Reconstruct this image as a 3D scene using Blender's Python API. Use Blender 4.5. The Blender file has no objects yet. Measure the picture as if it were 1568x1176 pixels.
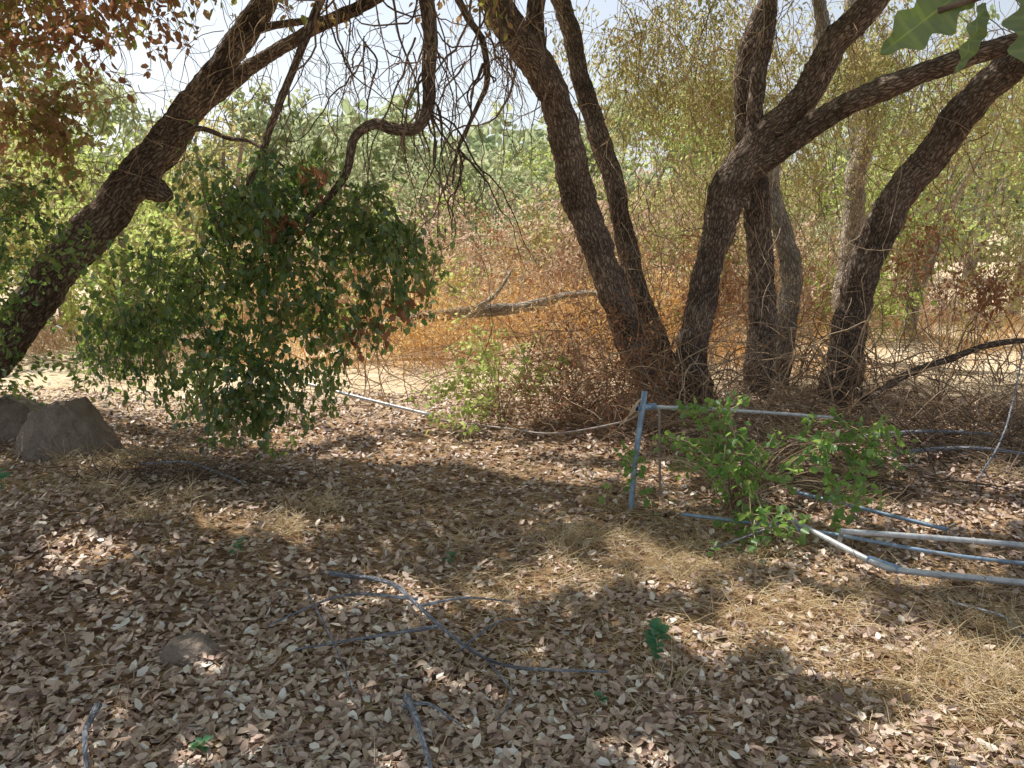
import bpy, math, numpy as np
from mathutils import Vector
rng=np.random.default_rng(7)
D2R=math.radians
scene=bpy.context.scene
COL=scene.collection

# ------------------------------------------------------------------ sun direction
EL=D2R(58); AZ=D2R(-48)
SUN=np.array([math.cos(EL)*math.sin(AZ), math.cos(EL)*math.cos(AZ), math.sin(EL)])

def H(x,y):
    x=np.asarray(x,float);y=np.asarray(y,float)
    h=.035*np.sin(.9*x+.5)*np.cos(.7*y+1)+.018*np.sin(2.3*x+1.7*y)+.010*np.sin(5.1*x-3.3*y+1)+.006*np.sin(9*x+7*y)
    h=h+.16*np.exp(-((x+2.2)**2/1.1+(y-3.7)**2/.9))
    h=h-.05*np.exp(-((x-.3)**2/1.0+(y-4.2)**2/1.6))
    return h

# ------------------------------------------------------------------ mesh helpers
def norm(v): return v/np.maximum(np.linalg.norm(v,axis=-1,keepdims=True),1e-9)

def make_mesh(name, verts, faces, mat=None, rnd=None, smooth=False, parent=None, vattr=None):
    me=bpy.data.meshes.new(name)
    verts=np.asarray(verts,np.float32); faces=np.asarray(faces,np.int32)
    M,k=faces.shape
    me.vertices.add(len(verts)); me.vertices.foreach_set('co',verts.ravel())
    me.loops.add(M*k); me.loops.foreach_set('vertex_index',faces.ravel())
    me.polygons.add(M); me.polygons.foreach_set('loop_start',np.arange(0,M*k,k,dtype=np.int32))
    try: me.polygons.foreach_set('loop_total',np.full(M,k,np.int32))
    except Exception: pass
    if smooth: me.polygons.foreach_set('use_smooth',np.ones(M,bool))
    me.update(calc_edges=True)
    if rnd is not None:
        a=me.attributes.new('rnd','FLOAT','FACE'); a.data.foreach_set('value',np.asarray(rnd,np.float32))
    if vattr is not None:
        a=me.attributes.new('barkco','FLOAT_VECTOR','POINT'); a.data.foreach_set('vector',np.asarray(vattr,np.float32).ravel())
    ob=bpy.data.objects.new(name,me); COL.objects.link(ob)
    if mat: me.materials.append(mat)
    if parent: ob.parent=parent
    return ob

def empty(name):
    e=bpy.data.objects.new(name,None); COL.objects.link(e); return e

def leaf_arrays(pos,d,n,size,wr=.55,fold=.18,droop=.12):
    N=len(pos); d=norm(d); s=norm(np.cross(n,d)); n=norm(np.cross(d,s))
    size=np.asarray(size)[:,None]
    fold=np.broadcast_to(fold,(N,))[:,None];droop=np.broadcast_to(droop,(N,))[:,None]
    T=[(0,0,0),(.3,-.5,1),(.72,-.38,1),(1,0,0),(.72,.38,1),(.3,.5,1)]
    V=np.zeros((N,6,3))
    for i,(a,b,c) in enumerate(T):
        z=c*fold*wr - droop*a*a
        V[:,i]=pos+size*(d*a+s*b*wr+n*z)
    base=np.arange(N)[:,None]*6
    F=np.stack([base+np.array([0,1,2,3]),base+np.array([0,3,4,5])],1).reshape(-1,4)
    return V.reshape(-1,3),F

def leaves(name,pos,d,n,size,rnd,mat,parent=None,wr=.55,fold=.18,droop=.12):
    V,F=leaf_arrays(pos,d,n,size,wr,fold,droop)
    return make_mesh(name,V,F,mat,np.repeat(rnd,2),parent=parent)

def walks(S,D,L,K,wander=.2,grav=0.):
    S=np.asarray(S,float);D=norm(np.asarray(D,float));L=np.asarray(L,float)
    N=len(S);P=np.zeros((N,K,3));P[:,0]=S
    for i in range(1,K):
        D=norm(D+rng.normal(0,wander,(N,3))+np.array([0,0,-grav]))
        P[:,i]=P[:,i-1]+D*(L/(K-1))[:,None]
    return P

def strands_arrays(P,r0,r1,sides=3):
    N,K,_=P.shape
    T=np.zeros_like(P);T[:,1:-1]=P[:,2:]-P[:,:-2];T[:,0]=P[:,1]-P[:,0];T[:,-1]=P[:,-1]-P[:,-2];T=norm(T)
    ref=np.where(np.abs(norm(P[:,-1]-P[:,0])[:,2:3])>.8,np.array([[1.,.2,0]]),np.array([[0,0,1.]]))[:,None,:]
    A=norm(np.cross(T,ref));B=np.cross(T,A)
    r0=np.broadcast_to(np.asarray(r0,float),(N,));r1=np.broadcast_to(np.asarray(r1,float),(N,))
    t=np.linspace(0,1,K)
    R=(r0[:,None]*(1-t)+r1[:,None]*t)[...,None]
    V=np.zeros((N,K,sides,3))
    for s in range(sides):
        a=2*math.pi*s/sides
        V[:,:,s]=P+R*(A*math.cos(a)+B*math.sin(a))
    idx=np.arange(N*K*sides).reshape(N,K,sides)
    F=[]
    for s in range(sides):
        q=(s+1)%sides
        F.append(np.stack([idx[:,:-1,s],idx[:,:-1,q],idx[:,1:,q],idx[:,1:,s]],-1).reshape(-1,4))
    F=np.concatenate(F)
    rn=np.repeat(rng.random(N),K-1); rn=np.tile(rn,sides)
    return V.reshape(-1,3),F,rn

def strands(name,P,r0,r1,mat,parent=None,sides=3):
    V,F,rn=strands_arrays(P,r0,r1,sides)
    return make_mesh(name,V,F,mat,rn,parent=parent)

def catmull(pts,step):
    pts=np.asarray(pts,float); out=[]
    P=np.vstack([2*pts[0]-pts[1],pts,2*pts[-1]-pts[-2]])
    for i in range(1,len(P)-2):
        L=np.linalg.norm(P[i+1,:3]-P[i,:3]);n=max(2,int(L/step))
        for t in np.arange(n)/n:
            a,b,c,d=P[i-1],P[i],P[i+1],P[i+2]
            out.append(.5*((2*b)+(-a+c)*t+(2*a-5*b+4*c-d)*t*t+(-a+3*b-3*c+d)*t**3))
    out.append(P[-2]); return np.array(out)

def wobble(a,l,s):
    return (np.sin(3*a+l*2.1+s)+.7*np.sin(2*a-l*3.3+s*2)+.5*np.sin(5*a+l*6+s*3))/2.2

def trunk(name,pts,mat,parent=None,sides=26,step=.03,rough=.10,knots=()):
    """pts rows: x,y,z,r"""
    C=catmull(pts,step);P=C[:,:3].copy();R=np.maximum(C[:,3],.003)
    K=len(P);seed=rng.random()*10
    l=np.concatenate([[0],np.cumsum(np.linalg.norm(np.diff(P,axis=0),axis=1))])
    mr=R.mean()
    P[:,0]+=.12*mr*np.sin(l*4+seed)+.07*mr*np.sin(l*9+seed*2)+.04*mr*np.sin(l*23+seed); P[:,2]+=.12*mr*np.sin(l*6+seed*3)
    R=R*(1+.03*np.sin(l*5.3+seed)+.025*np.sin(l*12.7+seed*1.7))
    T=norm(np.gradient(P,axis=0));A=np.zeros_like(P)
    a0=np.cross(T[0],[0.3,1,0.1]);A[0]=a0/np.linalg.norm(a0)
    for i in range(1,K):
        v=A[i-1]-T[i]*np.dot(A[i-1],T[i]);A[i]=v/np.linalg.norm(v)
    B=np.cross(T,A)
    ang=np.arange(sides)*2*math.pi/sides
    aa,ll=np.meshgrid(ang,l)
    rr=R[:,None]*(1+rough*wobble(aa,ll,seed)+rough*.55*np.sin(9*aa+3*np.sin(ll*9+seed)+ll*5)*np.sin(ll*21+2*aa+seed))
    rr*=1+.035*rng.normal(size=rr.shape)
    for (kt,ka,kh,kw) in knots:
        da=np.angle(np.exp(1j*(aa-ka)));rr+=kh*np.exp(-(da**2*R[:,None]**2+(ll-kt*l[-1])**2)/kw**2)
    V=P[:,None]+rr[...,None]*(A[:,None]*np.cos(aa)[...,None]+B[:,None]*np.sin(aa)[...,None])
    bc=np.stack([rr*np.cos(aa),rr*np.sin(aa),ll*.32+seed],-1)
    idx=np.arange(K*sides).reshape(K,sides);nx=np.roll(idx,-1,1)
    F=np.stack([idx[:-1],nx[:-1],nx[1:],idx[1:]],-1).reshape(-1,4)
    return make_mesh(name,V.reshape(-1,3),F,mat,smooth=True,parent=parent,vattr=bc.reshape(-1,3))

# ------------------------------------------------------------------ materials
def newmat(name):
    m=bpy.data.materials.new(name);m.use_nodes=True;nt=m.node_tree
    for n in list(nt.nodes): nt.nodes.remove(n)
    return m,nt,nt.nodes,nt.links
def ramp(nd,cols):
    r=nd.new('ShaderNodeValToRGB');e=r.color_ramp.elements
    while len(e)>1:e.remove(e[-1])
    e[0].position=0;e[0].color=(*cols[0],1)
    for i,c in enumerate(cols[1:],1):
        x=e.new(i/(len(cols)-1));x.color=(*c,1)
    return r
def leafmat(name,cols,tcols=None,mix=.4,rough=.5,spec=0.):
    m,nt,nd,lk=newmat(name)
    at=nd.new('ShaderNodeAttribute');at.attribute_name='rnd'
    r=ramp(nd,cols);lk.new(at.outputs['Fac'],r.inputs[0])
    if spec>0:
        b=nd.new('ShaderNodeBsdfPrincipled');b.inputs['Roughness'].default_value=rough
        b.inputs['Specular IOR Level'].default_value=spec
        lk.new(r.outputs[0],b.inputs['Base Color'])
    else:
        b=nd.new('ShaderNodeBsdfDiffuse');lk.new(r.outputs[0],b.inputs['Color'])
    o=nd.new('ShaderNodeOutputMaterial')
    if mix>0:
        r2=ramp(nd,tcols or cols);lk.new(at.outputs['Fac'],r2.inputs[0])
        t=nd.new('ShaderNodeBsdfTranslucent');lk.new(r2.outputs[0],t.inputs['Color'])
        mx=nd.new('ShaderNodeMixShader');mx.inputs[0].default_value=mix
        lk.new(b.outputs[0],mx.inputs[1]);lk.new(t.outputs[0],mx.inputs[2]);lk.new(mx.outputs[0],o.inputs[0])
    else: lk.new(b.outputs[0],o.inputs[0])
    return m

def barkmat(name,dark,mid,light,scale=1.):
    m,nt,nd,lk=newmat(name)
    at=nd.new('ShaderNodeAttribute');at.attribute_name='barkco'
    vo=nd.new('ShaderNodeTexVoronoi');vo.feature='DISTANCE_TO_EDGE';vo.inputs['Scale'].default_value=42*scale
    n0=nd.new('ShaderNodeTexNoise');n0.inputs['Scale'].default_value=16*scale;n0.inputs['Detail'].default_value=4
    va=nd.new('ShaderNodeVectorMath');va.operation='MULTIPLY_ADD';va.inputs[1].default_value=(.07,.07,.09)
    lk.new(at.outputs['Vector'],n0.inputs['Vector']);lk.new(n0.outputs['Color'],va.inputs[0]);lk.new(at.outputs['Vector'],va.inputs[2])
    lk.new(va.outputs[0],vo.inputs['Vector'])
    n1=nd.new('ShaderNodeTexNoise');n1.inputs['Scale'].default_value=70*scale;n1.inputs['Detail'].default_value=8;n1.inputs['Roughness'].default_value=.75
    lk.new(at.outputs['Vector'],n1.inputs['Vector'])
    mr=nd.new('ShaderNodeMapRange');mr.inputs[2].default_value=.3;lk.new(vo.outputs[0],mr.inputs[0])
    mu=nd.new('ShaderNodeMath');mu.operation='MULTIPLY_ADD';mu.inputs[1].default_value=.45;lk.new(mr.outputs[0],mu.inputs[0])
    n1m=nd.new('ShaderNodeMath');n1m.operation='MULTIPLY';n1m.inputs[1].default_value=.7;lk.new(n1.outputs['Fac'],n1m.inputs[0]);lk.new(n1m.outputs[0],mu.inputs[2])
    r=ramp(nd,[dark,dark,mid,light,light]);lk.new(mu.outputs[0],r.inputs[0])
    tc=nd.new('ShaderNodeTexCoord');n2=nd.new('ShaderNodeTexNoise');n2.inputs['Scale'].default_value=3.2;n2.inputs['Detail'].default_value=6
    lk.new(tc.outputs['Object'],n2.inputs['Vector'])
    mr2=nd.new('ShaderNodeMapRange');mr2.inputs[1].default_value=.3;mr2.inputs[2].default_value=.7;mr2.inputs[3].default_value=.55;mr2.inputs[4].default_value=1.45
    lk.new(n2.outputs['Fac'],mr2.inputs[0])
    hs=nd.new('ShaderNodeHueSaturation');lk.new(mr2.outputs[0],hs.inputs['Value']);lk.new(r.outputs[0],hs.inputs['Color'])
    b=nd.new('ShaderNodeBsdfDiffuse');lk.new(hs.outputs[0],b.inputs['Color'])
    bp=nd.new('ShaderNodeBump');bp.inputs['Strength'].default_value=1;bp.inputs['Distance'].default_value=.035
    lk.new(mu.outputs[0],bp.inputs['Height']);lk.new(bp.outputs[0],b.inputs['Normal'])
    o=nd.new('ShaderNodeOutputMaterial');lk.new(b.outputs[0],o.inputs[0]);return m

BARK=barkmat('oak_bark',(.06,.045,.038),(.22,.165,.135),(.44,.355,.295))
BARKP=barkmat('pale_bark',(.16,.135,.11),(.44,.38,.31),(.7,.63,.54))
TWIGD=leafmat('dark_twig',[(.08,.06,.05),(.18,.13,.10),(.3,.22,.17)],mix=0)
TWIGB=leafmat('brown_twig',[(.2,.13,.09),(.42,.29,.19),(.68,.53,.38)],mix=0)
OAKG=leafmat('oak_leaf_green',[(.035,.07,.045),(.055,.11,.055),(.085,.15,.065),(.13,.19,.075),(.33,.23,.12)],
             [(.17,.31,.07),(.26,.44,.09),(.42,.6,.12),(.54,.68,.14),(.65,.48,.18)],.38,.30,.9)
OAKB=leafmat('oak_leaf_brown',[(.09,.12,.05),(.15,.18,.07),(.24,.17,.11),(.34,.22,.15),(.43,.3,.2)],
             [(.45,.6,.1),(.6,.65,.14),(.66,.44,.2),(.66,.42,.22),(.74,.5,.3)],.48)  # leaf colours run from green to brown
OLIVE=leafmat('olive_leaf',[(.14,.15,.07),(.23,.22,.10),(.34,.29,.15),(.46,.34,.2)],
             [(.52,.58,.16),(.7,.7,.26),(.84,.74,.34),(.84,.62,.36)],.5)
LIME=leafmat('yellow_green_leaf',[(.15,.22,.07),(.25,.32,.11),(.38,.40,.18)],[(.5,.7,.16),(.72,.84,.26),(.92,.9,.42)],.5)
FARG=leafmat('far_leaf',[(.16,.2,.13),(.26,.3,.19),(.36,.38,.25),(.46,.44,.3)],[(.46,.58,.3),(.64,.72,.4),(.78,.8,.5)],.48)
DRYL=leafmat('dead_leaf',[(.18,.09,.06),(.34,.18,.11),(.5,.31,.2)],[(.55,.25,.14),(.7,.4,.2)],.38)
GOLD=leafmat('golden_brush',[(.62,.35,.13),(.78,.50,.21),(.86,.66,.36),(.9,.8,.56)],[(.95,.58,.2),(.97,.72,.32),(.98,.86,.56)],.48)
PINK=leafmat('pale_grass',[(.5,.34,.24),(.7,.50,.37),(.85,.71,.56)],[(.86,.64,.46),(.95,.82,.66)],.48)
STRAW=leafmat('straw',[(.52,.37,.2),(.74,.57,.33),(.86,.71,.46),(.93,.84,.64)],mix=.25)
LITTER=leafmat('litter_leaf',[(.20,.12,.09),(.38,.255,.195),(.56,.41,.32),(.69,.56,.45),(.60,.41,.34),(.78,.69,.59),(.9,.85,.78)],mix=0,rough=.45,spec=.4)
SHRUB=leafmat('shrub_leaf',[(.05,.14,.05),(.09,.20,.07),(.17,.29,.10)],[(.3,.58,.1),(.52,.8,.16),(.72,.88,.24)],.45,.4,.6)
SPRING=leafmat('bluegreen_leaf',[(.08,.22,.13),(.14,.30,.17)],[(.2,.5,.2),(.3,.6,.25)],.35,.5,.3)
SPNEAR=leafmat('near_oak_leaf',[(.16,.21,.14),(.22,.28,.18)],[(.26,.4,.1),(.6,.78,.12)],.42,.45,.5)

# ground
gm,nt,nd,lk=newmat('forest_soil')
tc=nd.new('ShaderNodeTexCoord')
v=nd.new('ShaderNodeTexVoronoi');v.inputs['Scale'].default_value=26;lk.new(tc.outputs['Object'],v.inputs['Vector'])
sx=nd.new('ShaderNodeSeparateColor');lk.new(v.outputs['Color'],sx.inputs[0])
r=ramp(nd,[(.2,.13,.09),(.34,.24,.17),(.48,.36,.26),(.38,.28,.2),(.6,.49,.37)]);lk.new(sx.outputs[0],r.inputs[0])
n=nd.new('ShaderNodeTexNoise');n.inputs['Scale'].default_value=1.1;n.inputs['Detail'].default_value=7;lk.new(tc.outputs['Object'],n.inputs['Vector'])
r2=ramp(nd,[(.6,.5,.45),(.9,.8,.68),(1.2,1.05,.8)]);lk.new(n.outputs['Fac'],r2.inputs[0])
mx=nd.new('ShaderNodeMix');mx.data_type='RGBA';mx.blend_type='MULTIPLY';mx.inputs[0].default_value=1
lk.new(r.outputs[0],mx.inputs[6]);lk.new(r2.outputs[0],mx.inputs[7])
sp=nd.new('ShaderNodeSeparateXYZ');lk.new(tc.outputs['Object'],sp.inputs[0])
mr=nd.new('ShaderNodeMapRange');mr.inputs[1].default_value=6.2;mr.inputs[2].default_value=7.6;lk.new(sp.outputs['Y'],mr.inputs[0])
r3=ramp(nd,[(.55,.4,.24),(.72,.58,.4),(.86,.77,.6)]);n3=nd.new('ShaderNodeTexNoise');n3.inputs['Scale'].default_value=6;n3.inputs['Detail'].default_value=8
lk.new(tc.outputs['Object'],n3.inputs['Vector']);lk.new(n3.outputs['Fac'],r3.inputs[0])
mx2=nd.new('ShaderNodeMix');mx2.data_type='RGBA';lk.new(mr.outputs[0],mx2.inputs[0]);lk.new(mx.outputs[2],mx2.inputs[6]);lk.new(r3.outputs[0],mx2.inputs[7])
b=nd.new('ShaderNodeBsdfDiffuse');lk.new(mx2.outputs[2],b.inputs['Color'])
bp=nd.new('ShaderNodeBump');bp.inputs['Distance'].default_value=.02;lk.new(v.outputs['Distance'],bp.inputs['Height']);lk.new(bp.outputs[0],b.inputs['Normal'])
o=nd.new('ShaderNodeOutputMaterial');lk.new(b.outputs[0],o.inputs[0])
xs=np.concatenate([np.linspace(-300,-12,20),np.linspace(-10,10,200),np.linspace(12,300,20)])
ys=np.concatenate([np.linspace(-60,-3,8),np.linspace(-2,14,170),np.linspace(15,600,40)])
X,Y=np.meshgrid(xs,ys);Z=H(X,Y)
idx=np.arange(X.size).reshape(X.shape)
F=np.stack([idx[:-1,:-1],idx[:-1,1:],idx[1:,1:],idx[1:,:-1]],-1).reshape(-1,4)
make_mesh('ground',np.stack([X,Y,Z],-1).reshape(-1,3),F,gm,smooth=True)

# ------------------------------------------------------------------ foliage generator
def ellip(n,c,r):
    v=norm(rng.normal(size=(n,3)))*rng.random((n,1))**(1/2.4)
    return np.array(c)+v*np.array(r)
def sprays(blobs,lpt=10,tl=.3,droop=.3,jit=.03,clump=.22,cluster=14):
    S=[]
    for (cx,cy,cz,rx,ry,rz,nt_) in blobs:
        nt_=int(nt_);k=max(3,nt_//cluster);cc=ellip(k,(cx,cy,cz),(rx,ry,rz))
        S.append(cc[rng.integers(0,k,nt_)]+rng.normal(0,clump,(nt_,3)))
    S=np.concatenate(S);N=len(S)
    D=norm(rng.normal(size=(N,3))+np.array([0,0,-droop]))
    L=tl*rng.uniform(.5,1.3,N)
    P=walks(S,D,L,5,.18,droop*.15)
    t=rng.uniform(.1,4,(N,lpt));i=np.minimum(t.astype(int),3);f=(t-i)[...,None]
    I=np.arange(N)[:,None]
    pos=P[I,i]*(1-f)+P[I,i+1]*f
    dd=norm(P[I,i+1]-P[I,i])
    pos=pos.reshape(-1,3)+rng.normal(0,jit,(N*lpt,3));dd=dd.reshape(-1,3)
    d=norm(dd*.6+rng.normal(size=dd.shape)*.7+np.array([0,0,-droop*.6]))
    n=norm(rng.normal(size=dd.shape)*.8+np.array([0,-.1,.7]))
    base=np.repeat(rng.random(N)*.5,lpt)
    rn=np.clip(base+rng.random(N*lpt)*.5,0,1)
    return pos,d,n,rn,P
def foliage(name,blobs,mat,parent,size=(.03,.05),wr=.6,twig=TWIGD,tr=.003,**k):
    pos,d,n,rn,P=sprays(blobs,**k)
    leaves(name,pos,d,n,rng.uniform(*size,len(pos)),rn,mat,parent,wr=wr)
    if twig: strands(name+'_twigs',P,tr,tr*.4,twig,parent)

# ------------------------------------------------------------------ left oak
oak=empty('oak_tree')
trunk('trunk',[(-5.2,5.4,-.3,.30),(-4.75,5.5,.0,.22),(-4.26,5.6,.3,.165),(-3.8,5.7,.78,.15),(-3.41,5.8,1.25,.145),(-3.05,5.9,1.66,.14),(-2.73,6,2.07,.13),(-2.48,6.1,2.41,.115),(-2.17,6.2,2.8,.105),(-1.95,6.3,3.2,.09),(-1.75,6.4,3.7,.08),(-1.5,6.6,4.6,.06)],BARK,oak,knots=[(.53,4.2,.05,.08),(.45,.8,.04,.1)])
trunk('limb',[(-2.35,6.12,2.5,.07),(-2.1,6.1,2.66,.06),(-1.83,6.0,2.8,.052),(-1.46,5.9,2.97,.045),(-1.0,5.7,3.1,.04),(-.71,5.6,3.26,.035),(-.3,5.4,3.5,.03)],BARK,oak,sides=12)
trunk('limb_stub',[(-2.82,6.0,1.92,.10),(-2.64,5.9,1.88,.085),(-2.52,5.84,1.84,.05),(-2.47,5.82,1.82,.004)],BARK,oak,sides=16)
trunk('branch_low',[(-2.6,6,2.15,.025),(-2.27,5.8,2.3,.02),(-2.0,5.7,2.22,.016),(-1.8,5.6,2.18,.012),(-1.55,5.5,2.0,.008)],BARK,oak,sides=10)
trunk('branch_arching',[(-.9,5.4,3.6,.05),(-.58,5.2,3.11,.048),(-.52,5.2,2.84,.046),(-.53,5.2,2.57,.043),(-.54,5.2,2.36,.041),(-.62,5.2,2.23,.04),(-.76,5.2,2.22,.036),(-.88,5.2,2.25,.034),(-1.01,5.2,2.16,.03),(-1.1,5.2,1.92,.025),(-1.4,5.2,1.6,.02)],BARK,oak,sides=12)
trunk('branch_hanging',[(-1.1,5.5,3.4,.035),(-1.24,5.4,3.05,.03),(-1.41,5.4,2.69,.026),(-1.5,5.4,2.5,.025),(-1.58,5.4,2.32,.024),(-1.7,5.4,2.05,.022),(-1.85,5.4,1.75,.02),(-1.95,5.3,1.3,.012)],BARK,oak,sides=10)
trunk('branch_crooked',[(-.5,5.7,3.5,.028),(-.41,5.6,3.22,.026),(-.3,5.6,3.0,.024),(-.2,5.6,2.85,.022),(-.17,5.6,2.6,.02),(-.24,5.6,2.42,.016),(-.38,5.6,2.13,.012),(-.42,5.6,1.9,.007)],BARK,oak,sides=10)
trunk('branch_inner',[(-2.2,6.2,2.75,.03),(-1.9,6.2,3.05,.028),(-1.3,6.2,3.15,.025),(-.9,6.1,3.3,.02)],BARK,oak,sides=10)
foliage('hanging_foliage',[
 (-1.35,5.2,2.0,.26,.2,.12,46),(-1.05,5.2,1.72,.36,.2,.16,80),(-1.65,5.2,1.68,.36,.3,.22,86),
 (-1.6,5.15,1.3,.30,.2,.26,84),(-2.1,5.2,1.3,.34,.3,.22,66),(-1.88,5.1,.92,.30,.25,.24,70),(-1.95,5.2,1.9,.16,.2,.12,18),
 (-1.75,5.0,.56,.13,.2,.18,34),(-1.2,5.1,1.15,.12,.2,.2,16),(-.75,5.1,1.52,.24,.2,.09,40),(-2.5,5.3,1.0,.3,.3,.2,44),(-1.35,5.0,.8,.12,.15,.16,10),(-.9,5.0,1.28,.14,.1,.12,12)],
 OAKG,oak,size=(.038,.07),lpt=12,tl=.32,droop=1.1,clump=.09,jit=.025,wr=.62,cluster=7)
foliage('trailing_foliage',[(x_,5.1,z_,.05,.05,.16,7) for x_,z_ in [(-2.6,.75),(-2.3,.62),(-2.1,.6),(-1.9,.5),(-1.6,.55),(-1.4,.6),(-1.1,.9),(-.95,1.1),(-.7,1.2),(-.55,1.35),(-1.75,.42),(-1.68,.38),(-2.75,.9),(-1.25,.7),(-2.4,.8)]],
 OAKG,oak,size=(.035,.06),lpt=10,tl=.28,droop=2.5,clump=.05,jit=.02,wr=.6,cluster=5)
foliage('dead_leaf_cluster',[(-1.5,5.0,1.62,.08,.06,.08,7),(-1.3,5.0,2.0,.1,.06,.1,4),(-.8,5.0,1.2,.2,.1,.1,6),(-1.0,5.0,1.0,.2,.1,.15,6)],DRYL,oak,size=(.04,.07),lpt=9,tl=.12,droop=.8,clump=.03)
foliage('left_foliage',[
 (-3.5,5.2,1.6,.6,.4,.28,120),(-3.7,5.3,1.1,.5,.4,.25,60),(-3.2,6.3,.75,.45,.4,.25,70),(-2.9,5.9,1.05,.4,.4,.3,80),(-4.2,5.8,.6,.5,.3,.3,50),(-2.6,6.4,.5,.5,.3,.25,50)],
 OAKG,oak,size=(.035,.06),lpt=11,tl=.3,droop=.6,clump=.12)
foliage('upper_foliage',[
 (-3.6,5.4,2.7,.9,.6,.5,210),(-2.9,5.5,3.2,.8,.5,.3,110),(-3.9,5.6,2.1,.5,.5,.4,100),(-2.2,5.6,3.4,.6,.5,.2,50),(-1.5,5.6,3.3,.5,.4,.14,20),(-3.2,5.6,2.2,.35,.3,.3,40),(-.3,6,3.35,.5,.3,.12,30)],
 OAKB,oak,size=(.045,.075),lpt=10,tl=.3,droop=.6,clump=.12)
foliage('dry_upper_foliage',[(-3.3,4.9,2.75,.6,.4,.3,60),(-2.5,5.2,3.0,.5,.4,.2,40),(-3.6,4.8,2.2,.3,.3,.3,22)],DRYL,oak,size=(.045,.075),lpt=9,tl=.3,droop=.8,clump=.14,cluster=6)
N=60
S=np.stack([rng.uniform(-1.35,.25,N),rng.uniform(4.9,5.9,N),rng.uniform(2.7,3.4,N)],-1)
P=walks(S,np.tile([0,0,-1.],(N,1))+rng.normal(0,.4,(N,3)),rng.uniform(.4,1.7,N),22,.25,.09)
strands('hanging_twigs',P,rng.uniform(.004,.009,N),.0018,TWIGD,oak,4)
i=rng.integers(3,20,420);j=rng.integers(0,N,420);S2=P[j,i]
P2=walks(S2,rng.normal(0,.7,(420,3))+[0,0,-.6],rng.uniform(.1,.45,420),9,.3,.12)
strands('hanging_twiglets',P2,.003,.001,TWIGB,oak)
S=np.array([[-.54,5.2,2.35]]*7+[[-.38,5.6,2.15]]*5+[[-.53,5.2,2.6]]*4+[[-.2,5.6,2.7]]*4)
P=walks(S,rng.normal(0,.45,(20,3))+[0.1,0,-.9],rng.uniform(.6,1.3,20),20,.24,.08)
strands('arching_twigs',P,.008,.002,TWIGD,oak,4)
N=260
S=np.stack([rng.uniform(-3.8,-1.2,N),rng.uniform(5.3,6.1,N),rng.uniform(2.0,3.4,N)],-1)
P=walks(S,rng.normal(0,.6,(N,3))+[0,0,-.5],rng.uniform(.3,.8,N),10,.25,.08)
strands('dead_twigs',P,.0035,.001,TWIGB,oak)

# ------------------------------------------------------------------ multi-stem oaks on the right
t1=empty('oak_tree')
trunk('trunk_front',[(1.55,7.1,-.35,.24),(1.43,7.1,-.05,.18),(1.33,7.1,.12,.155),(1.15,7.05,.47,.14),(1.0,7,.82,.14),(.86,7,1.14,.135),(.7,7,1.54,.135),(.6,7,1.9,.14),(.5,6.95,2.23,.145),(.37,6.9,2.63,.135),(.19,6.8,2.95,.13),(-.05,6.7,3.25,.12),(-.25,6.6,3.56,.11),(-.6,6.4,4.3,.1),(-1,6.2,5.4,.06)],BARK,t1,knots=[(.38,4.0,.05,.08)])
trunk('trunk_rear',[(1.75,7.4,-.3,.17),(1.62,7.4,0,.13),(1.41,7.5,.53,.105),(1.15,7.6,1.28,.10),(1.03,7.65,1.75,.095),(.92,7.7,2.21,.095),(.66,7.8,3.0,.09),(.47,7.9,3.72,.08),(.35,8,4.1,.07),(.2,8.2,5.4,.05)],BARK,t1)
trunk('limb_left',[(.4,6.9,2.6,.09),(.22,6.85,2.95,.08),(.2,6.8,3.4,.07),(.4,6.8,4.2,.05)],BARK,t1,sides=14)
t2=empty('oak_tree')
trunk('trunk',[(1.72,7,-.35,.22),(1.70,7,0,.165),(1.66,7,.5,.135),(1.7,7,.95,.13),(1.76,7,1.31,.13),(1.84,7,1.65,.14),(1.92,6.97,1.93,.155),(2.1,6.9,2.3,.12),(2.4,6.8,2.66,.12),(2.59,6.6,3.03,.11),(2.83,6.4,3.41,.10),(3.2,6.1,4.4,.08),(3.5,5.9,5.4,.05)],BARK,t2,knots=[(.2,3.8,.04,.07)])
trunk('limb_right',[(1.86,6.98,1.75,.10),(2.02,6.95,2.02,.105),(2.24,6.8,2.24,.10),(2.54,6.5,2.47,.09),(2.9,6.2,2.68,.08),(3.27,6,2.81,.075),(3.65,5.8,2.9,.07),(4.4,5.4,3.1,.05)],BARK,t2,sides=16)
trunk('limb_upright',[(2.1,6.9,2.25,.08),(2.08,6.95,2.6,.07),(2.15,7,3.2,.06),(2.2,7,4.2,.04)],BARK,t2,sides=14)
t3=empty('oak_tree')
trunk('trunk_left',[(2.34,7.3,-.35,.2),(2.36,7.3,-.05,.15),(2.39,7.35,.35,.13),(2.40,7.4,.67,.125),(2.36,7.45,1.3,.12),(2.32,7.5,1.89,.115),(2.18,7.6,2.61,.10),(2.23,7.7,3.32,.09),(2.46,7.8,3.91,.08),(2.6,7.9,5.2,.05)],BARK,t3)
trunk('trunk_sunlit',[(2.6,7.6,-.3,.17),(2.67,7.7,0,.13),(2.79,7.8,.62,.11),(2.83,7.9,1.0,.10),(2.79,7.9,1.3,.10),(2.62,8,1.91,.09),(2.67,8.1,2.37,.085),(3,8.2,2.88,.08),(3.12,8.3,3.52,.07),(3.05,8.4,4.1,.06),(3.1,8.5,5,.05)],BARKP,t3,sides=18)  # sunlit look of this stem put into its paler bark
t4=empty('oak_tree')
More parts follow.
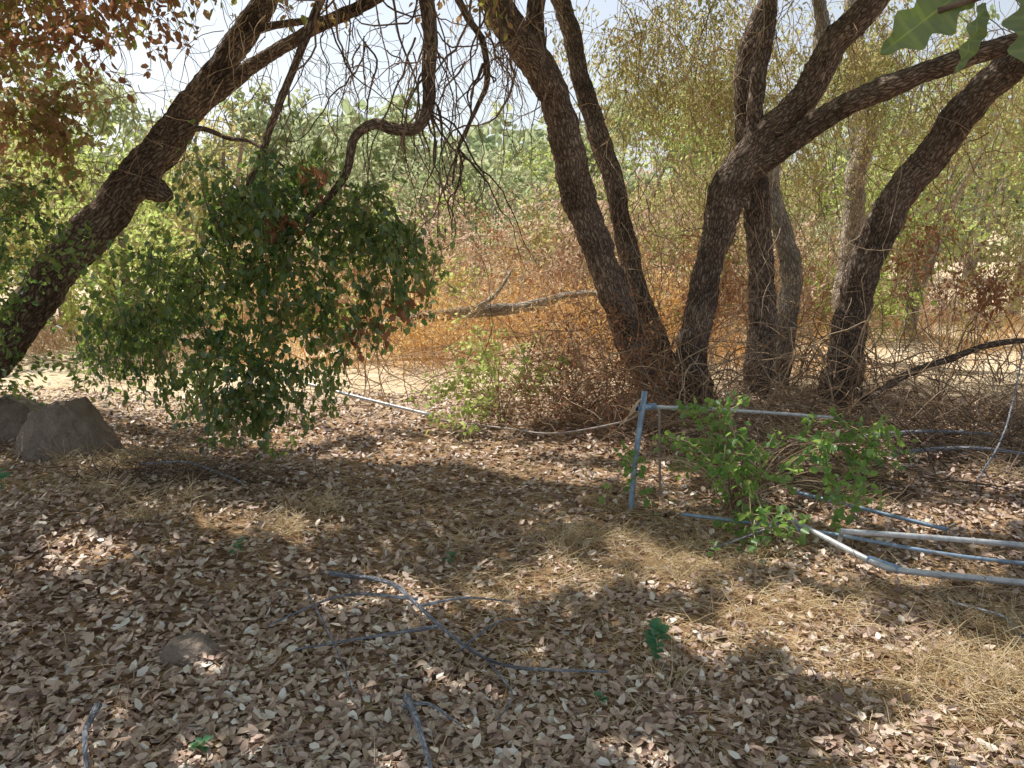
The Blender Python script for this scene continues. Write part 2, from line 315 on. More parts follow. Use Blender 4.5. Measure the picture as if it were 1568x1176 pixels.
trunk('trunk',[(3.05,7.2,-.35,.27),(3.1,7.2,0,.2),(3.12,7.2,.3,.165),(3.17,7.2,.81,.15),(3.3,7.1,1.54,.145),(3.42,7.05,1.85,.14),(3.55,7,2.1,.14),(3.8,6.8,2.56,.135),(4.07,6.6,2.93,.13),(4.3,6.4,3.22,.12),(5,6.1,4.2,.09)],BARK,t4,knots=[(.3,4,.05,.07)])
trunk('limb_low',[(3.0,6.9,-.05,.08),(3.1,6.6,.12,.045),(3.25,6.6,.22,.036),(3.44,6.6,.36,.033),(3.71,6.5,.5,.03),(3.96,6.4,.63,.027),(4.25,6.3,.70,.023),(4.9,6.2,.75,.018)],BARK,t4,sides=12)
t5=empty('oak_tree')
trunk('trunk',[(4.13,9.5,-.3,.2),(4.1,9.5,.3,.15),(4.1,9.5,1.2,.13),(4.13,9.6,2.12,.12),(4.27,9.7,2.89,.11),(4.08,9.8,3.8,.1),(3.97,9.9,4.6,.06)],BARKP,t5,sides=16)
foliage('drooping_foliage',[
 (5.2,6.6,2.9,.9,.8,.8,330),(5.3,7.2,1.7,.7,.8,.8,300),(4.8,8.5,2.9,1.1,.6,.9,330),(5.5,8.5,1.4,.8,.7,.7,220),(4.6,5.6,2.9,.5,.5,.4,70)],
 OLIVE,t4,size=(.035,.065),lpt=13,tl=.45,droop=1.0,clump=.18,wr=.38,twig=TWIGB)
foliage('drooping_foliage_centre',[
 (1.6,8.8,3.2,.6,.5,.8,240),(2.6,9.0,3.1,1.0,.6,.9,420),(3.6,8.8,3.3,.7,.5,.7,260),(2.0,9,2.1,.6,.5,.6,100),(1.1,8.5,3.5,.5,.4,.35,90),(3.2,9.2,2.0,.6,.4,.5,90),(1.8,8.6,3.9,.8,.4,.2,90)],
 OLIVE,t3,size=(.035,.065),lpt=13,tl=.45,droop=1.0,clump=.18,wr=.38,twig=TWIGB)
N=850
S=np.stack([rng.uniform(.7,5.4,N),rng.uniform(6.6,9.4,N),rng.uniform(1.2,4.0,N)],-1)
P=walks(S,rng.normal(0,.5,(N,3))+[0,0,-.8],rng.uniform(.4,1.5,N),13,.26,.1)
strands('hanging_twigs',P,rng.uniform(.0025,.006,N),.0015,TWIGB,t3,3)
N=380
S=np.stack([rng.uniform(.4,5.0,N),rng.uniform(6.2,8.6,N),rng.uniform(0,.4,N)],-1)
P=walks(S,rng.normal(0,.65,(N,3))+[0,0,.9],rng.uniform(.5,1.9,N),14,.18,.08)
strands('dry_suckers',P,rng.uniform(.003,.009,N),.002,TWIGB,t2,4)

# ------------------------------------------------------------------ unseen overhead crown, gaps carved to place the sun patches
LIT=[(-.4,5.46,.5,.24),(-.97,4.48,.36,.15),(.2,4.99,.52,.18),(.21,3.46,.18,.10),(.79,3.54,.13,.15),(.63,3.78,.1,.13),(.78,2.88,.13,.08),  # ground spots wanted in sun; crown leaves blocking them are dropped
 (1.2,3.13,.2,.13),(1.28,2.92,.28,.15),(1.5,2.72,.32,.17),(1.75,2.5,.38,.17),(1.6,2.3,.2,.12),(-2.95,4.4,.6,.26),(-2.72,6.46,.4,.2),(-2.98,5.64,.35,.14),(-2.4,5.3,.4,.16),(-2.6,4.8,.35,.14),
 (-1.68,3.87,.14,.2),(-1.3,3.78,.32,.12),(-.4,4.36,.16,.1),(3.16,4.72,.22,.24),(3.8,6.46,.6,.18),(3.5,6.02,.5,.14),(1.5,3.6,.24,.1),(1.26,2.14,.2,.06),(-.14,6.9,.7,.7),(-1.2,7.2,.9,.8),(-.7,6.4,.7,.3),(2.6,5.4,.3,.14),(-1.9,5.9,.55,.2),(.95,5.0,.18,.12),(1.2,4.5,.3,.16),(2.0,3.5,.35,.07),
 (-.6,4.85,.3,.1),(-.5,3.2,.12,.06),(-1.9,3.2,.15,.1),(-2.3,2.9,.2,.12),(1.9,4.3,.35,.12),(.3,4.2,.18,.1),(-3.3,5.2,.3,.14),(.6,5.6,.35,.14),(2.9,5.9,.3,.1),(-1.2,5.2,.3,.08),(2.6,4.1,.3,.1)]
def keep_shade(p):
    g=p-(p[:,2:3]/SUN[2])*SUN
    g=g+.06*np.sin(g[:,[1,0,2]]*17+1)+.035*np.sin(g[:,[1,0,2]]*41)
    m=np.ones(len(p),bool)
    for (x,y,rx,ry) in LIT:
        a=((g[:,0]-x)/(rx+.10))**2+((g[:,1]-y)/(ry+.10))**2
        m&=~(a<1+rng.normal(0,.06,len(p)))
    q=np.sin(g[:,0]*7.3+1.5*np.sin(g[:,1]*5))*np.sin(g[:,1]*9.1+1.2*np.sin(g[:,0]*4+1))
    m&=~((q>.78))
    m&=(p[:,2]>2.1+.30*p[:,1])|(p[:,1]<0)
    return m
cb=[]
for gx in np.arange(-4.2,5.3,1.0):
    for gy in np.arange(-2.8,7.2,1.0):
        z=rng.uniform(4.8,5.5); k=z/SUN[2]
        cx,cy=gx+SUN[0]*k,gy+SUN[1]*k
        if gy>5.9 and -2<gx<.6: continue
        if gy<1: cb.append((cx+.8,cy,z-.5,.8,.75,.4,60))  # unseen rows above the camera, added to dim the skylight
        else: cb.append((cx,cy,z,.75,.75,.3,125))
pos,d,n,rn,P=sprays(cb,lpt=9,tl=.4,droop=.2,clump=.3,cluster=4)
sz=rng.uniform(.08,.13,len(pos))
m=keep_shade(pos+norm(d)*sz[:,None]*.5)
n=norm(rng.normal(size=n.shape)*.5+SUN)
leaves('shade_crown_foliage',pos[m],d[m],n[m],sz[m],rn[m],OAKG,t2,wr=.7)

# ------------------------------------------------------------------ near oak leaves, upper right (lobed)
def lobed(name,base,tip,nrm,w,parent):
    base=np.array(base);tip=np.array(tip);d=tip-base;L=np.linalg.norm(d);d=d/L
    s=norm(np.cross(nrm,d));n=np.cross(d,s)
    t=np.linspace(0,1,25)
    prof=w*np.sin(np.pi*np.clip(t,0,1)**.8).clip(0)**.8*(1+.28*np.sin(t*2*np.pi*3.5-1))+.0005
    V=[];F=[];rn=[]
    for i,a in enumerate(t):
        c=base+d*L*a-n*L*.18*a*a
        for q,f in ((-1,.22),(-.5,.07),(-.04,0),(.04,0),(.5,.07),(1,.22)):
            V.append(c+s*prof[i]*q+n*prof[i]*f+n*.002*math.sin(a*20+q*3))
    for i in range(24):
        for j in range(5):
            k=i*6+j;F.append((k,k+1,k+7,k+6));rn.append(1. if j==2 else .25*rng.random()+(.3 if i%4==0 else 0))
    make_mesh(name,V,F,SPNEAR,rnd=rn,smooth=True,parent=parent)
spg=empty('oak_leaf_sprig')
trunk('stem',[(.62,.8,2.02,.004),(.56,.8,1.90,.003),(.5,.82,1.84,.0025),(.44,.86,1.82,.002)],BARK,spg,sides=8,step=.01)
lobed('leaf_1',(.47,.85,1.845),(.395,.88,1.785),(.1,-1,.3),.024,spg)
lobed('leaf_2',(.51,.81,1.835),(.515,.80,1.745),(-.3,-1,.1),.026,spg)
lobed('leaf_3',(.47,.83,1.82),(.46,.83,1.755),(.5,-1,.1),.013,spg)
lobed('leaf_4',(.50,.82,1.85),(.44,.84,1.86),(.1,-1,.6),.018,spg)
lobed('leaf_5',(.53,.80,1.84),(.55,.82,1.77),(.4,-1,.1),.02,spg)

# ------------------------------------------------------------------ rock
ROCK,nt,nd,lk=newmat('basalt')
tc=nd.new('ShaderNodeTexCoord');n=nd.new('ShaderNodeTexNoise');n.inputs['Scale'].default_value=9;n.inputs['Detail'].default_value=9;n.inputs['Roughness'].default_value=.65
lk.new(tc.outputs['Object'],n.inputs['Vector']);r=ramp(nd,[(.11,.085,.07),(.21,.165,.14),(.34,.27,.22),(.5,.42,.35)]);lk.new(n.outputs['Fac'],r.inputs[0])
b=nd.new('ShaderNodeBsdfPrincipled');b.inputs['Roughness'].default_value=.85;lk.new(r.outputs[0],b.inputs['Base Color'])
n2=nd.new('ShaderNodeTexNoise');n2.inputs['Scale'].default_value=30;n2.inputs['Detail'].default_value=8;lk.new(tc.outputs['Object'],n2.inputs['Vector'])
bp=nd.new('ShaderNodeBump');bp.inputs['Distance'].default_value=.04;bp.inputs['Strength'].default_value=1;lk.new(n2.outputs['Fac'],bp.inputs['Height']);lk.new(bp.outputs[0],b.inputs['Normal'])
o=nd.new('ShaderNodeOutputMaterial');lk.new(b.outputs[0],o.inputs[0])
def rock(name,c,s,pts):
    """pts: hand-placed corners of a faceted boulder, unit scale"""
    import bmesh
    g=np.random.default_rng(4)
    bm=bmesh.new()
    for p in pts: bm.verts.new(np.array(p)*np.array(s))
    bmesh.ops.convex_hull(bm,input=bm.verts)
    bmesh.ops.delete(bm,geom=[v for v in bm.verts if not v.link_faces],context='VERTS')
    bmesh.ops.bevel(bm,geom=list(bm.edges),offset=.05*max(s),segments=2,affect='EDGES',profile=.5)
    bmesh.ops.triangulate(bm,faces=bm.faces)
    bmesh.ops.subdivide_edges(bm,edges=bm.edges,cuts=4,use_grid_fill=True)
    for v in bm.verts:
        q=v.co*(9/max(s)*.35); v.co*=1+.03*math.sin(q.x*3+q.y*2)*math.sin(q.z*4)+.015*math.sin(q.x*9+q.z*7)+g.normal()*.004
    me=bpy.data.meshes.new(name);bm.to_mesh(me);bm.free();me.materials.append(ROCK)
    ob=bpy.data.objects.new(name,me);ob.location=c;COL.objects.link(ob)
BO=[(-1,-.4,-.5),(-.9,.6,-.5),(1.05,.4,-.5),(1,-.5,-.5),(0,-.9,-.5),(-.85,-.35,.25),(-.6,.5,.6),(-.45,-.5,.85),(.1,-.35,1.05),(.25,.5,.95),(.75,-.3,.45),(.95,.2,.1),(.1,-.85,.1),(-.5,-.8,.05),(.8,-.65,-.2)]
rock('rock',(-3.18,5.35,.08),(.35,.3,.33),BO)
rock('rock',(-3.85,5.85,.05),(.33,.28,.28),[(-x,y,z) for x,y,z in BO])
rock('rock',(-1.2,2.62,float(H(-1.2,2.62))+.01),(.12,.10,.055),BO)

# ------------------------------------------------------------------ pipes
def metal(name,c1,c2,c3,rough=.45,met=.3):
    m,nt,nd,lk=newmat(name)
    tc=nd.new('ShaderNodeTexCoord');n=nd.new('ShaderNodeTexNoise');n.inputs['Scale'].default_value=22;n.inputs['Detail'].default_value=8;n.inputs['Roughness'].default_value=.7
    lk.new(tc.outputs['Object'],n.inputs['Vector']);r=ramp(nd,[c3,c3,c1,c2,c3]);lk.new(n.outputs['Fac'],r.inputs[0])
    b=nd.new('ShaderNodeBsdfPrincipled');b.inputs['Roughness'].default_value=rough;b.inputs['Metallic'].default_value=met
    lk.new(r.outputs[0],b.inputs['Base Color']);o=nd.new('ShaderNodeOutputMaterial');lk.new(b.outputs[0],o.inputs[0]);return m
PBLUE=metal('weathered_blue_pipe',(.26,.38,.54),(.46,.56,.67),(.17,.16,.17))
PGAL=metal('galvanised_pipe',(.55,.58,.62),(.76,.76,.74),(.29,.24,.2))
PDULL=metal('rusty_pipe',(.32,.28,.26),(.44,.41,.38),(.18,.12,.1))
def pipe(name,pts,r,mat,parent):
    C=catmull([(*p,r) for p in pts],.08);P=C[:,:3]
    T=norm(np.gradient(P,axis=0));up=np.array([0.05,0.1,1.]) if abs(T[0][2])<.8 else np.array([1.,0.1,0])
    A=norm(np.cross(T,up));B=np.cross(T,A);ang=np.arange(14)*2*math.pi/14
    V=P[:,None]+r*(A[:,None]*np.cos(ang)[None,:,None]+B[:,None]*np.sin(ang)[None,:,None])
    Vi=P[:,None]+r*.78*(A[:,None]*np.cos(ang)[None,:,None]+B[:,None]*np.sin(ang)[None,:,None])
    K=len(P);idx=np.arange(K*14).reshape(K,14);nx=np.roll(idx,-1,1);o_=K*14
    F=np.stack([idx[:-1],nx[:-1],nx[1:],idx[1:]],-1).reshape(-1,4)
    Fi=F[:,::-1]+o_
    e=[np.stack([idx[q],nx[q],nx[q]+o_,idx[q]+o_],-1) for q in (0,-1)]
    make_mesh(name,np.concatenate([V.reshape(-1,3),Vi.reshape(-1,3)]),np.concatenate([F,Fi]+e),mat,smooth=False,parent=parent)
fence=empty('metal_pipe_fence')
pipe('post',[(.70,4.36,-.2),(.73,4.42,.2),(.79,4.5,.65)],.017,PBLUE,fence)
pipe('top_rail',[(.80,4.52,.55),(1.4,4.85,.45),(2.26,5.3,.29)],.012,PGAL,fence)
pipe('rail_collar',[(.74,4.47,.55),(.86,4.54,.55)],.020,PBLUE,fence)
pipe('mid_post',[(.92,4.55,-.1),(.91,4.58,.2),(.90,4.6,.54)],.008,PDULL,fence)
pipe('far_rail',[(-2.2,7.0,.27),(-1.95,6.95,.22),(-1.3,6.6,.14),(-.66,6.3,.06)],.014,PGAL,fence)
pipe('thin_rail',[(-.66,6.2,.05),(-.1,5.9,.06),(.3,5.5,.12),(.72,5.0,.33),(.8,4.6,.5)],.007,PDULL,fence)
pipe('far_post',[(-2.36,6.83,-.2),(-2.35,6.83,.45)],.02,PBLUE,fence)
rag=empty('bark_strip')
V=[];F=[]
for i in range(9):
    t=i/8
    for j in range(4):
        q=j/3-.5
        V.append((.74-.10*t+q*.045,4.42-.02*t+.03*math.cos(q*4),.60-.14*t+q*.05+.01*math.sin(t*9)))
for i in range(8):
    for j in range(3):
        k=i*4+j;F.append((k,k+1,k+5,k+4))
make_mesh('strip',V,F,PINK,rnd=np.full(len(F),.7),smooth=True,parent=rag)
fp=empty('fallen_pipe_frame')
pipe('upper_pipe',[(1.66,3.68,.10),(2.1,3.62,.09),(2.7,3.5,.08)],.014,PGAL,fp)
pipe('upright',[(1.665,3.68,.10),(1.66,3.7,-.03)],.011,PGAL,fp)
pipe('lower_pipe',[(1.5,3.95,.06),(1.57,3.8,.05),(1.71,3.42,.05),(1.8,3.33,.05),(2.1,3.25,.05),(2.6,3.1,.06)],.015,PGAL,fp)
pipe('coupling',[(1.70,3.45,.05),(1.79,3.335,.05)],.020,PBLUE,fp)
pipe('pipe_behind',[(.95,4.1,.03),(1.6,3.85,.03),(2.2,3.5,.04),(3.0,3.3,.04)],.010,PBLUE,fp)
pipe('pipe_back',[(1.7,4.45,.04),(2.0,4.15,.04),(2.3,3.85,.04)],.011,PBLUE,fp)

# ------------------------------------------------------------------ leaf litter
def litter_pts(n,ymin,ymax,pw=.95):
    u=rng.random(n);a=1-pw
    y=(ymin**a+u*(ymax**a-ymin**a))**(1/a)
    x=rng.uniform(-1,1,n)*(.78*y+.8)
    return x,y
n=80000
x,y=litter_pts(n,1.3,7.6)
def strawden(x,y):
    s=1.2*np.exp(-((x-1.9)**2/.8+(y-2.7)**2/.9))+1.1*np.exp(-((x-.45)**2/.9+(y-3.7)**2/.9))+.7*np.exp(-((x+1.4)**2/.3+(y-3.8)**2/.12))+.5*np.exp(-((x-3.8)**2/1.5+(y-6)**2/1))+.6*np.exp(-((x+.5)**2/1.+(y-4.9)**2/.6))+.7*np.exp(-((x+2.8)**2/.5+(y-4.7)**2/.4))
    s=s*(.75+.5*np.sin(x*4.1+2*np.sin(y*3))*np.sin(y*5.3+x))
    return np.clip(s,0,1)
m=rng.random(n)>strawden(x,y)*.85;x,y=x[m],y[m];n=len(x)
z=H(x,y)+rng.random(n)**1.5*.03+.003
a=rng.uniform(0,2*math.pi,n)
d=np.stack([np.cos(a),np.sin(a),rng.normal(0,.3,n)],-1)
nn=norm(np.stack([rng.normal(0,.4,n),rng.normal(0,.4,n),np.ones(n)],-1));nn*=np.where(rng.random(n)<.4,-1,1)[:,None]
pale=.35*np.exp(-((x+.4)**2/2+(y-2.4)**2/1.5))
rn=np.clip(rng.beta(1.0,1.8,n)+pale*rng.random(n),0,1)
leaves('leaf_litter',np.stack([x,y,z],-1),d,nn,rng.uniform(.02,.048,n)*(1+.04*y),rn,LITTER,wr=.56,fold=rng.uniform(-.1,.45,n),droop=rng.uniform(-.15,.4,n))

def grass(name,x,y,L,up,mat,w=.0016,wander=.12,grav=.05,K=5,parent=None):
    n=len(x);a=rng.uniform(0,2*math.pi,n)
    S=np.stack([x,y,H(x,y)+.004+rng.random(n)*.014],-1)
    D=np.stack([np.cos(a),np.sin(a),up*rng.uniform(.3,1.5,n)],-1)
    P=walks(S,D,L,K,wander,grav);P[:,:,2]=np.maximum(P[:,:,2],H(P[:,:,0],P[:,:,1])+.004)
    return strands(name,P,w,w*.35,mat,parent)
n=52000;x,y=litter_pts(n,1.4,8);m=rng.random(n)<strawden(x,y)*.95+.04;x,y=x[m],y[m]
grass('dry_straw',x,y,rng.uniform(.06,.22,len(x)),.22,STRAW,w=.0021)
cx=np.concatenate([rng.normal(1.95,.25,22),rng.normal(.45,.4,16),rng.normal(-1.5,.4,8),rng.uniform(2,4,20),rng.normal(-2.8,.4,8)]);cy=np.concatenate([rng.normal(2.55,.3,22),rng.normal(3.7,.4,16),rng.normal(3.9,.2,8),rng.uniform(3.4,6.5,20),rng.normal(4.8,.2,8)])
x=np.repeat(cx,60)+rng.normal(0,.06,len(cx)*60);y=np.repeat(cy,60)+rng.normal(0,.06,len(cx)*60)
grass('dry_grass_tufts',x,y,rng.uniform(.08,.22,len(x)),1.0,STRAW,w=.0016,grav=.15)
n=3000;x,y=litter_pts(n,1.5,8)
grass('fallen_twigs',x,y,rng.uniform(.08,.35,n),.08,TWIGB,w=.0024,wander=.15,K=6)
def brushpile(name,cx,cy,sx,sy,n,L,mat,up=.5,w=.003):
    x=rng.normal(cx,sx,n);y=rng.normal(cy,sy,n)
    grass(name,x,y,rng.uniform(L*.4,L*1.3,n),up,mat,w=w,wander=.18,grav=.04,K=9)
brushpile('dead_brush',3.5,5.3,.6,.6,330,.8,TWIGD,.4,.005)
brushpile('dead_brush',4.2,6.2,.6,.5,220,.9,TWIGB,.7,.004)
brushpile('dead_brush',2.5,3.1,.4,.2,260,.35,TWIGB,.4)
brushpile('dead_brush',-2.0,4.5,.35,.2,260,.35,TWIGD,.5)
brushpile('dead_brush',1.7,4.7,.5,.4,200,.5,TWIGD,.5)
brushpile('dead_brush',-.2,2.9,.5,.25,60,.45,TWIGB,.2,.003)
brushpile('dead_brush',2.3,6.3,1.1,.4,480,.85,TWIGB,.6,.004)
STK=barkmat('stick_bark',(.24,.25,.3),(.46,.48,.56),(.7,.72,.8),1.5)
def stick(pts,r):
    trunk('fallen_stick',[(x,y,z+.015,r*(1-.6*i/(len(pts)-1))) for i,(x,y,z) in enumerate(pts)],STK,sides=8,step=.03,rough=.2)
hz=lambda x,y,o=.02:(x,y,float(H(x,y))+o)
stick([hz(-.84,3.3,.03),hz(-.55,3.2,.06),hz(-.4,3.0,.06),hz(-.2,2.75,.05),hz(-.01,2.6,.05),hz(.35,2.55,.04)],.011)
stick([hz(-.4,3.0,.05),hz(-.2,3.02,.09),hz(.0,3.1,.05)],.007)
stick([hz(-.3,2.85,.05),hz(-.5,2.7,.06),hz(-.8,2.6,.04)],.008)
stick([hz(-.2,2.7,.05),hz(-.05,2.85,.09),hz(.05,2.95,.05)],.006)
stick([hz(-.4,3.05,.06),hz(-.7,3.0,.07),hz(-.95,2.75,.05)],.008)
stick([hz(-.1,2.65,.05),hz(.0,2.4,.06),hz(-.05,2.25,.04)],.005)
stick([hz(-.88,3.07,.04),hz(-.7,2.7,.06),hz(-.53,2.36,.04)],.005)
stick([hz(-.36,2.36,.04),hz(-.3,2.2,.05),hz(-.22,1.95,.03)],.014)
stick([hz(-.36,2.3,.04),hz(-.28,2.3,.06),hz(-.15,2.2,.04)],.008)
stick([hz(-1.34,2.25,.04),hz(-1.3,2.1,.05),hz(-1.22,1.95,.03)],.012)
stick([hz(-2.4,4.8,.04),hz(-2.0,4.6,.07),hz(-1.57,4.36,.04)],.01)
stick([hz(1.6,4.3),hz(1.5,4.0,.1),hz(1.3,3.75,.1),hz(1.0,3.7)],.009)
stick([hz(2.7,5.3),hz(3.2,5.1,.1),hz(3.9,4.9,.06)],.018)
stick([hz(2.5,5.6),hz(3.0,5.45,.15),hz(3.6,5.6,.08)],.02)
stick([hz(2.9,4.6),hz(3.1,4.7,.35),hz(3.35,5,.9)],.008)
stick([hz(1.9,3.1),hz(2.0,2.9,.05),hz(2.0,2.75,.03)],.006)

# ------------------------------------------------------------------ green shrubs
def shrub(name,blobs,mat,base,size=(.03,.05),twig=TWIGB,**k):
    e=empty(name);foliage('leaves',blobs,mat,e,size=size,twig=twig,**k)
    P=[]
    for (cx,cy,cz,rx,ry,rz,nn_) in blobs:
        for q in range(5):
            t=ellip(1,(cx,cy,cz),(rx,ry,rz))[0];u=np.linspace(0,1,8)[:,None]
            s=np.array(base)+rng.normal(0,.03,3)
            c=s*(1-u)+t*u;c[:,2]+=.12*np.sin(u[:,0]*math.pi);P.append(c)
    strands('stems',np.array(P),.005,.002,twig,e,4)
shrub('green_shrub',[(1.08,4.5,.28,.24,.2,.16,24),(1.35,4.1,.30,.16,.15,.16,22),(1.72,4.5,.33,.22,.2,.10,20),(1.25,3.85,.1,.12,.15,.12,16),(2.1,4.7,.32,.26,.15,.07,20),(.82,4.35,.15,.12,.1,.14,8),(1.28,4.6,.47,.10,.15,.1,12),(1.85,4.1,.2,.18,.15,.1,12),(2.35,4.9,.3,.15,.1,.08,8)],SHRUB,(1.3,4.3,0),lpt=9,tl=.2,droop=.2,clump=.05,jit=.02,wr=.7,size=(.035,.06),cluster=5)
shrub('bramble_shrub',[(-.4,6.3,.25,.3,.3,.2,30),(.1,6.5,.4,.4,.3,.25,34),(-.2,6.9,.55,.4,.3,.2,24),(-.35,5.8,.12,.12,.12,.1,12)],LIME,(-.1,6.4,0),lpt=9,tl=.25,droop=.3,clump=.1,wr=.7,size=(.035,.06))
shrub('dead_bush',[(.6,6.3,.4,.6,.4,.35,200),(.2,6.2,.25,.5,.3,.2,100),(1.0,6.3,.3,.4,.3,.25,80),(.5,6.8,.7,.6,.3,.25,90)],DRYL,(.5,6.3,0),lpt=7,tl=.4,droop=.1,clump=.14,wr=.4,size=(.025,.05))
shrub('dead_bush',[(4.3,7.0,1.0,.35,.3,.3,60),(2.1,8.2,.9,.3,.3,.3,50),(3.9,7.4,1.4,.4,.3,.4,60)],DRYL,(4,7,0),lpt=9,tl=.3,droop=.8,clump=.1,wr=.5,size=(.03,.06))
def sprout(x,y,hh,n,s,mat=SPRING):
    e=empty('oak_sprout');z=float(H(x,y))
    P=np.array([[(x,y,z),(x+.01,y,z+hh*.5),(x,y+.01,z+hh)]],float);strands('stem',P,.003,.002,TWIGB,e,5)
    t=rng.uniform(.35,1,n);pos=np.stack([x+.005*t,y+0*t,z+hh*t],-1);a=rng.uniform(0,6.28,n)
    leaves('leaves',pos,np.stack([np.cos(a),np.sin(a),rng.uniform(0,.8,n)],-1),np.stack([rng.normal(0,.3,n),rng.normal(-.3,.3,n),np.ones(n)],-1),rng.uniform(.7,1.2,n)*s,rng.random(n),mat,e,wr=.65)
sprout(.54,2.66,.17,26,.055);sprout(-1.28,3.36,.08,8,.045);sprout(-.31,3.61,.06,8,.035);sprout(-.94,2.08,.05,7,.035);sprout(.31,2.43,.05,6,.03);sprout(-2.82,4.05,.2,12,.06);sprout(1.0,3.6,.1,7,.035,SHRUB)

# ------------------------------------------------------------------ fallen log and brush field
logp=empty('fallen_log')
trunk('log',[(-2.6,9.7,.12,.09),(-1.7,9.6,.38,.085),(-.78,9.6,.56,.075),(.0,9.7,.60,.07),(.62,9.8,.74,.055),(1.3,9.9,.80,.03)],BARKP,logp,sides=14)
trunk('broken_branch',[(-.5,9.6,.58,.035),(-.2,9.5,.8,.025),(.0,9.5,1.1,.015)],BARKP,logp,sides=8)
def field(name,x0,x1,y0,y1,n,h0,h1,mat,w=.003,K=4,wander=.18,lean=.45):
    k=n//40;cxx=rng.uniform(x0,x1,k);cyy=rng.uniform(y0,y1,k);hs=rng.uniform(h0,h1,k)
    j=rng.integers(0,k,n);x=cxx[j]+rng.normal(0,.22,n);y=cyy[j]+rng.normal(0,.18,n)
    S=np.stack([x,y,H(x,y)],-1);D=rng.normal(0,lean,(n,3))+[0,0,1]
    P=walks(S,D,hs[j]*rng.uniform(.5,1.2,n),K,wander,.08);strands(name,P,w,w*.5,mat)
def brush(name,blobs,mat,**k): 
    e=empty(name);foliage('sprigs',blobs,mat,e,**k)
b1=[(rng.uniform(-3.5,2.5),rng.uniform(8.8,11.5),rng.uniform(.1,.8),.55,.5,.35,55) for _ in range(22)]
brush('golden_dry_brush',b1,GOLD,size=(.03,.08),wr=.28,lpt=8,tl=.45,droop=-.3,clump=.18,twig=GOLD,tr=.004)
field('golden_grass',-4,3,8.6,12.5,4000,.12,.6,GOLD,.004)
field('golden_grass',2.5,9,8.3,14,3600,.12,.5,GOLD,.004)
field('golden_grass',-9,-3.5,8,14,2600,.2,.7,PINK,.004)
field('tall_pale_grass',-6,8,12,16,4500,.6,1.8,PINK,.007)
b2=[(rng.uniform(-4,7),rng.uniform(11.5,15),rng.uniform(.4,1.9),.7,.6,.5,52) for _ in range(32)]
brush('pale_dry_brush',b2,PINK,size=(.06,.12),wr=.35,lpt=8,tl=.6,droop=-.1,clump=.25,twig=TWIGB,tr=.006)
b4=[(rng.uniform(-2.5,5),rng.uniform(9.5,13),rng.uniform(.3,1.5),.4,.4,.4,34) for _ in range(14)]
brush('brown_dry_brush',b4,DRYL,size=(.04,.09),wr=.35,lpt=7,tl=.55,droop=.1,clump=.2,twig=TWIGB,tr=.006)
b3=[(rng.uniform(-4,6),rng.uniform(10,14),rng.uniform(.3,1.3),.4,.4,.35,34) for _ in range(11)]
brush('green_brush',b3,LIME,size=(.04,.08),wr=.6,lpt=9,tl=.4,droop=.1,clump=.15,twig=TWIGB,tr=.005)
N=560;S=np.stack([rng.uniform(-1.9,3.6,N),rng.uniform(6.8,10.5,N),np.zeros(N)],-1)
P=walks(S,rng.normal(0,.75,(N,3))*[1,.6,.3]+[0,0,.85],rng.uniform(.6,2.3,N),14,.17,.09);P[:,:,2]=np.maximum(P[:,:,2],.02)
strands('arching_canes',P,rng.uniform(.0025,.007,N),.0015,TWIGB,None,3)

# ------------------------------------------------------------------ background trees
def bg_tree(x,y,h,r,mat,n,name='background_tree',size=(.10,.18)):
    e=empty(name)
    for q in range(3):
        a=rng.normal(0,.5,2)*r*.6
        trunk('stem',[(x+a[0]*.1,y,-.3,.10),(x+a[0]*.4,y+a[1]*.3,h*.3,.07),(x+a[0]*.8,y+a[1]*.6,h*.6,.05),(x+a[0]*1.2,y+a[1],h*.85,.02)],BARKP,e,sides=8,step=.25)
    bl=[]
    for k in range(10):
        a=rng.uniform(0,6.28);q=rng.uniform(.1,.95)
        bl.append((x+math.cos(a)*r*q,y+math.sin(a)*r*q*.7,h*rng.uniform(.2,.9),r*.36,r*.34,h*.11,n/10*rng.uniform(.4,1.6)))
    foliage('crown',bl,mat,e,size=size,lpt=12,tl=.6,droop=.5,clump=.24,jit=.08,wr=.5,twig=TWIGB,tr=.007,cluster=8)
for (x,y,h,r,mt,nn_) in [(-7.5,13,3.6,2.2,LIME,380),(-5.6,15,3.8,2.0,OLIVE,260),(-3.6,17,3.5,1.8,FARG,280),(-1.8,16,2.6,1.4,LIME,170),(.2,17.5,3.3,1.7,FARG,240),(2.2,16,3.6,1.7,LIME,230),
    (4.2,15.5,4.4,1.9,LIME,320),(6.6,14.5,5,2.1,FARG,360),(9,14,5.5,2.4,LIME,340),(-10.5,14,5,2.4,OLIVE,340),(5.8,11.5,3.2,1.2,LIME,220),(-5.2,10.5,2.2,1.3,LIME,200),(-7.2,10,3.2,1.4,OLIVE,220),(.9,13.5,2.4,.9,OLIVE,110),(3.2,12.5,2.6,.9,OLIVE,120)]:
    bg_tree(x,y,h,r,mt,nn_,size=(.07,.13))
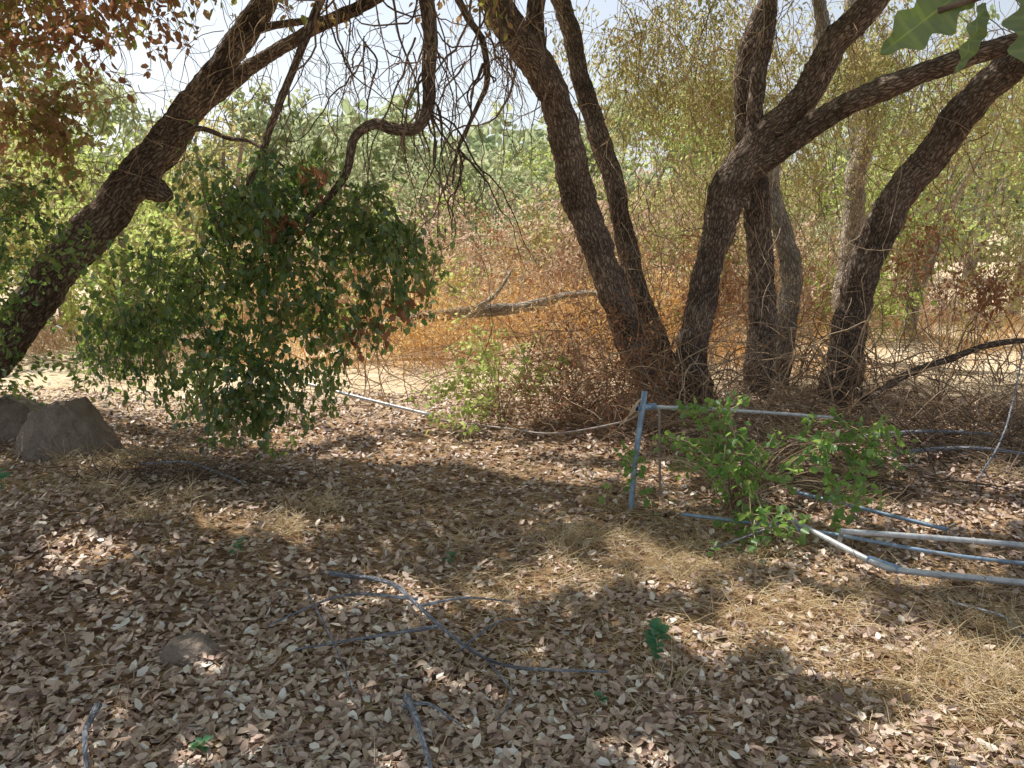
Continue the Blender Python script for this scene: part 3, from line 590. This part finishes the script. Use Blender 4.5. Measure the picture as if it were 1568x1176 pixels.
for (x,y,h,r,nn_) in [(-16,26,7.5,3.5,300),(-11.5,27,6.6,3.2,300),(-7.5,26,6.0,3.0,320),(-4,28,5.6,2.8,300),(-.8,27,5.2,2.6,260),(2.6,28,6.6,3.0,320),(6.2,26,7,3,340),(10,25,7.5,3.2,340),(14.5,25,8,3.4,340),(-2.4,23,3.8,2.0,200),(1.2,22.5,4.2,2.0,220),(-6.2,22,4.6,2.2,240)]:
    bg_tree(x,y,h,r,FARG,nn_,size=(.18,.3))
e=empty('background_tree_line')
bl=[(x_,rng.uniform(38,46),rng.uniform(1.5,5.0),3,2,1.8,60) for x_ in np.linspace(-42,42,44)]
foliage('crowns',bl,FARG,e,size=(.45,.8),lpt=12,tl=1.2,droop=.3,clump=.7,jit=.2,wr=.6,twig=None)

# ------------------------------------------------------------------ light, sky, camera
w=bpy.data.worlds.new('World');scene.world=w;w.use_nodes=True
nt=w.node_tree;bg=nt.nodes['Background'];sk=nt.nodes.new('ShaderNodeTexSky');sk.sky_type='NISHITA';sk.sun_disc=False
sk.sun_elevation=EL;sk.sun_rotation=AZ%(2*math.pi);sk.dust_density=1.8;sk.air_density=1.1;sk.ozone_density=.6
# sky colour desaturated and brightened to a hazy white, same for every ray
pale_sky=nt.nodes.new('ShaderNodeHueSaturation');pale_sky.inputs['Saturation'].default_value=.5;pale_sky.inputs['Value'].default_value=1.12
nt.links.new(sk.outputs[0],pale_sky.inputs['Color']);nt.links.new(pale_sky.outputs[0],bg.inputs[0]);bg.inputs[1].default_value=.15
l=bpy.data.lights.new('sun','SUN');l.energy=5;l.angle=D2R(.5);l.color=(1,.95,.86)
lo=bpy.data.objects.new('sun',l);COL.objects.link(lo)
lo.rotation_euler=Vector(-SUN).to_track_quat('-Z','Y').to_euler()
c=bpy.data.cameras.new('camera');co=bpy.data.objects.new('camera',c);COL.objects.link(co)
co.location=(0,0,1.6);co.rotation_euler=(D2R(90-11.4),0,0);c.sensor_width=36;c.lens=36*1184/1568;c.clip_end=2000;c.clip_start=.05
scene.camera=co
scene.view_settings.view_transform='Standard';scene.view_settings.look='None';scene.view_settings.exposure=0
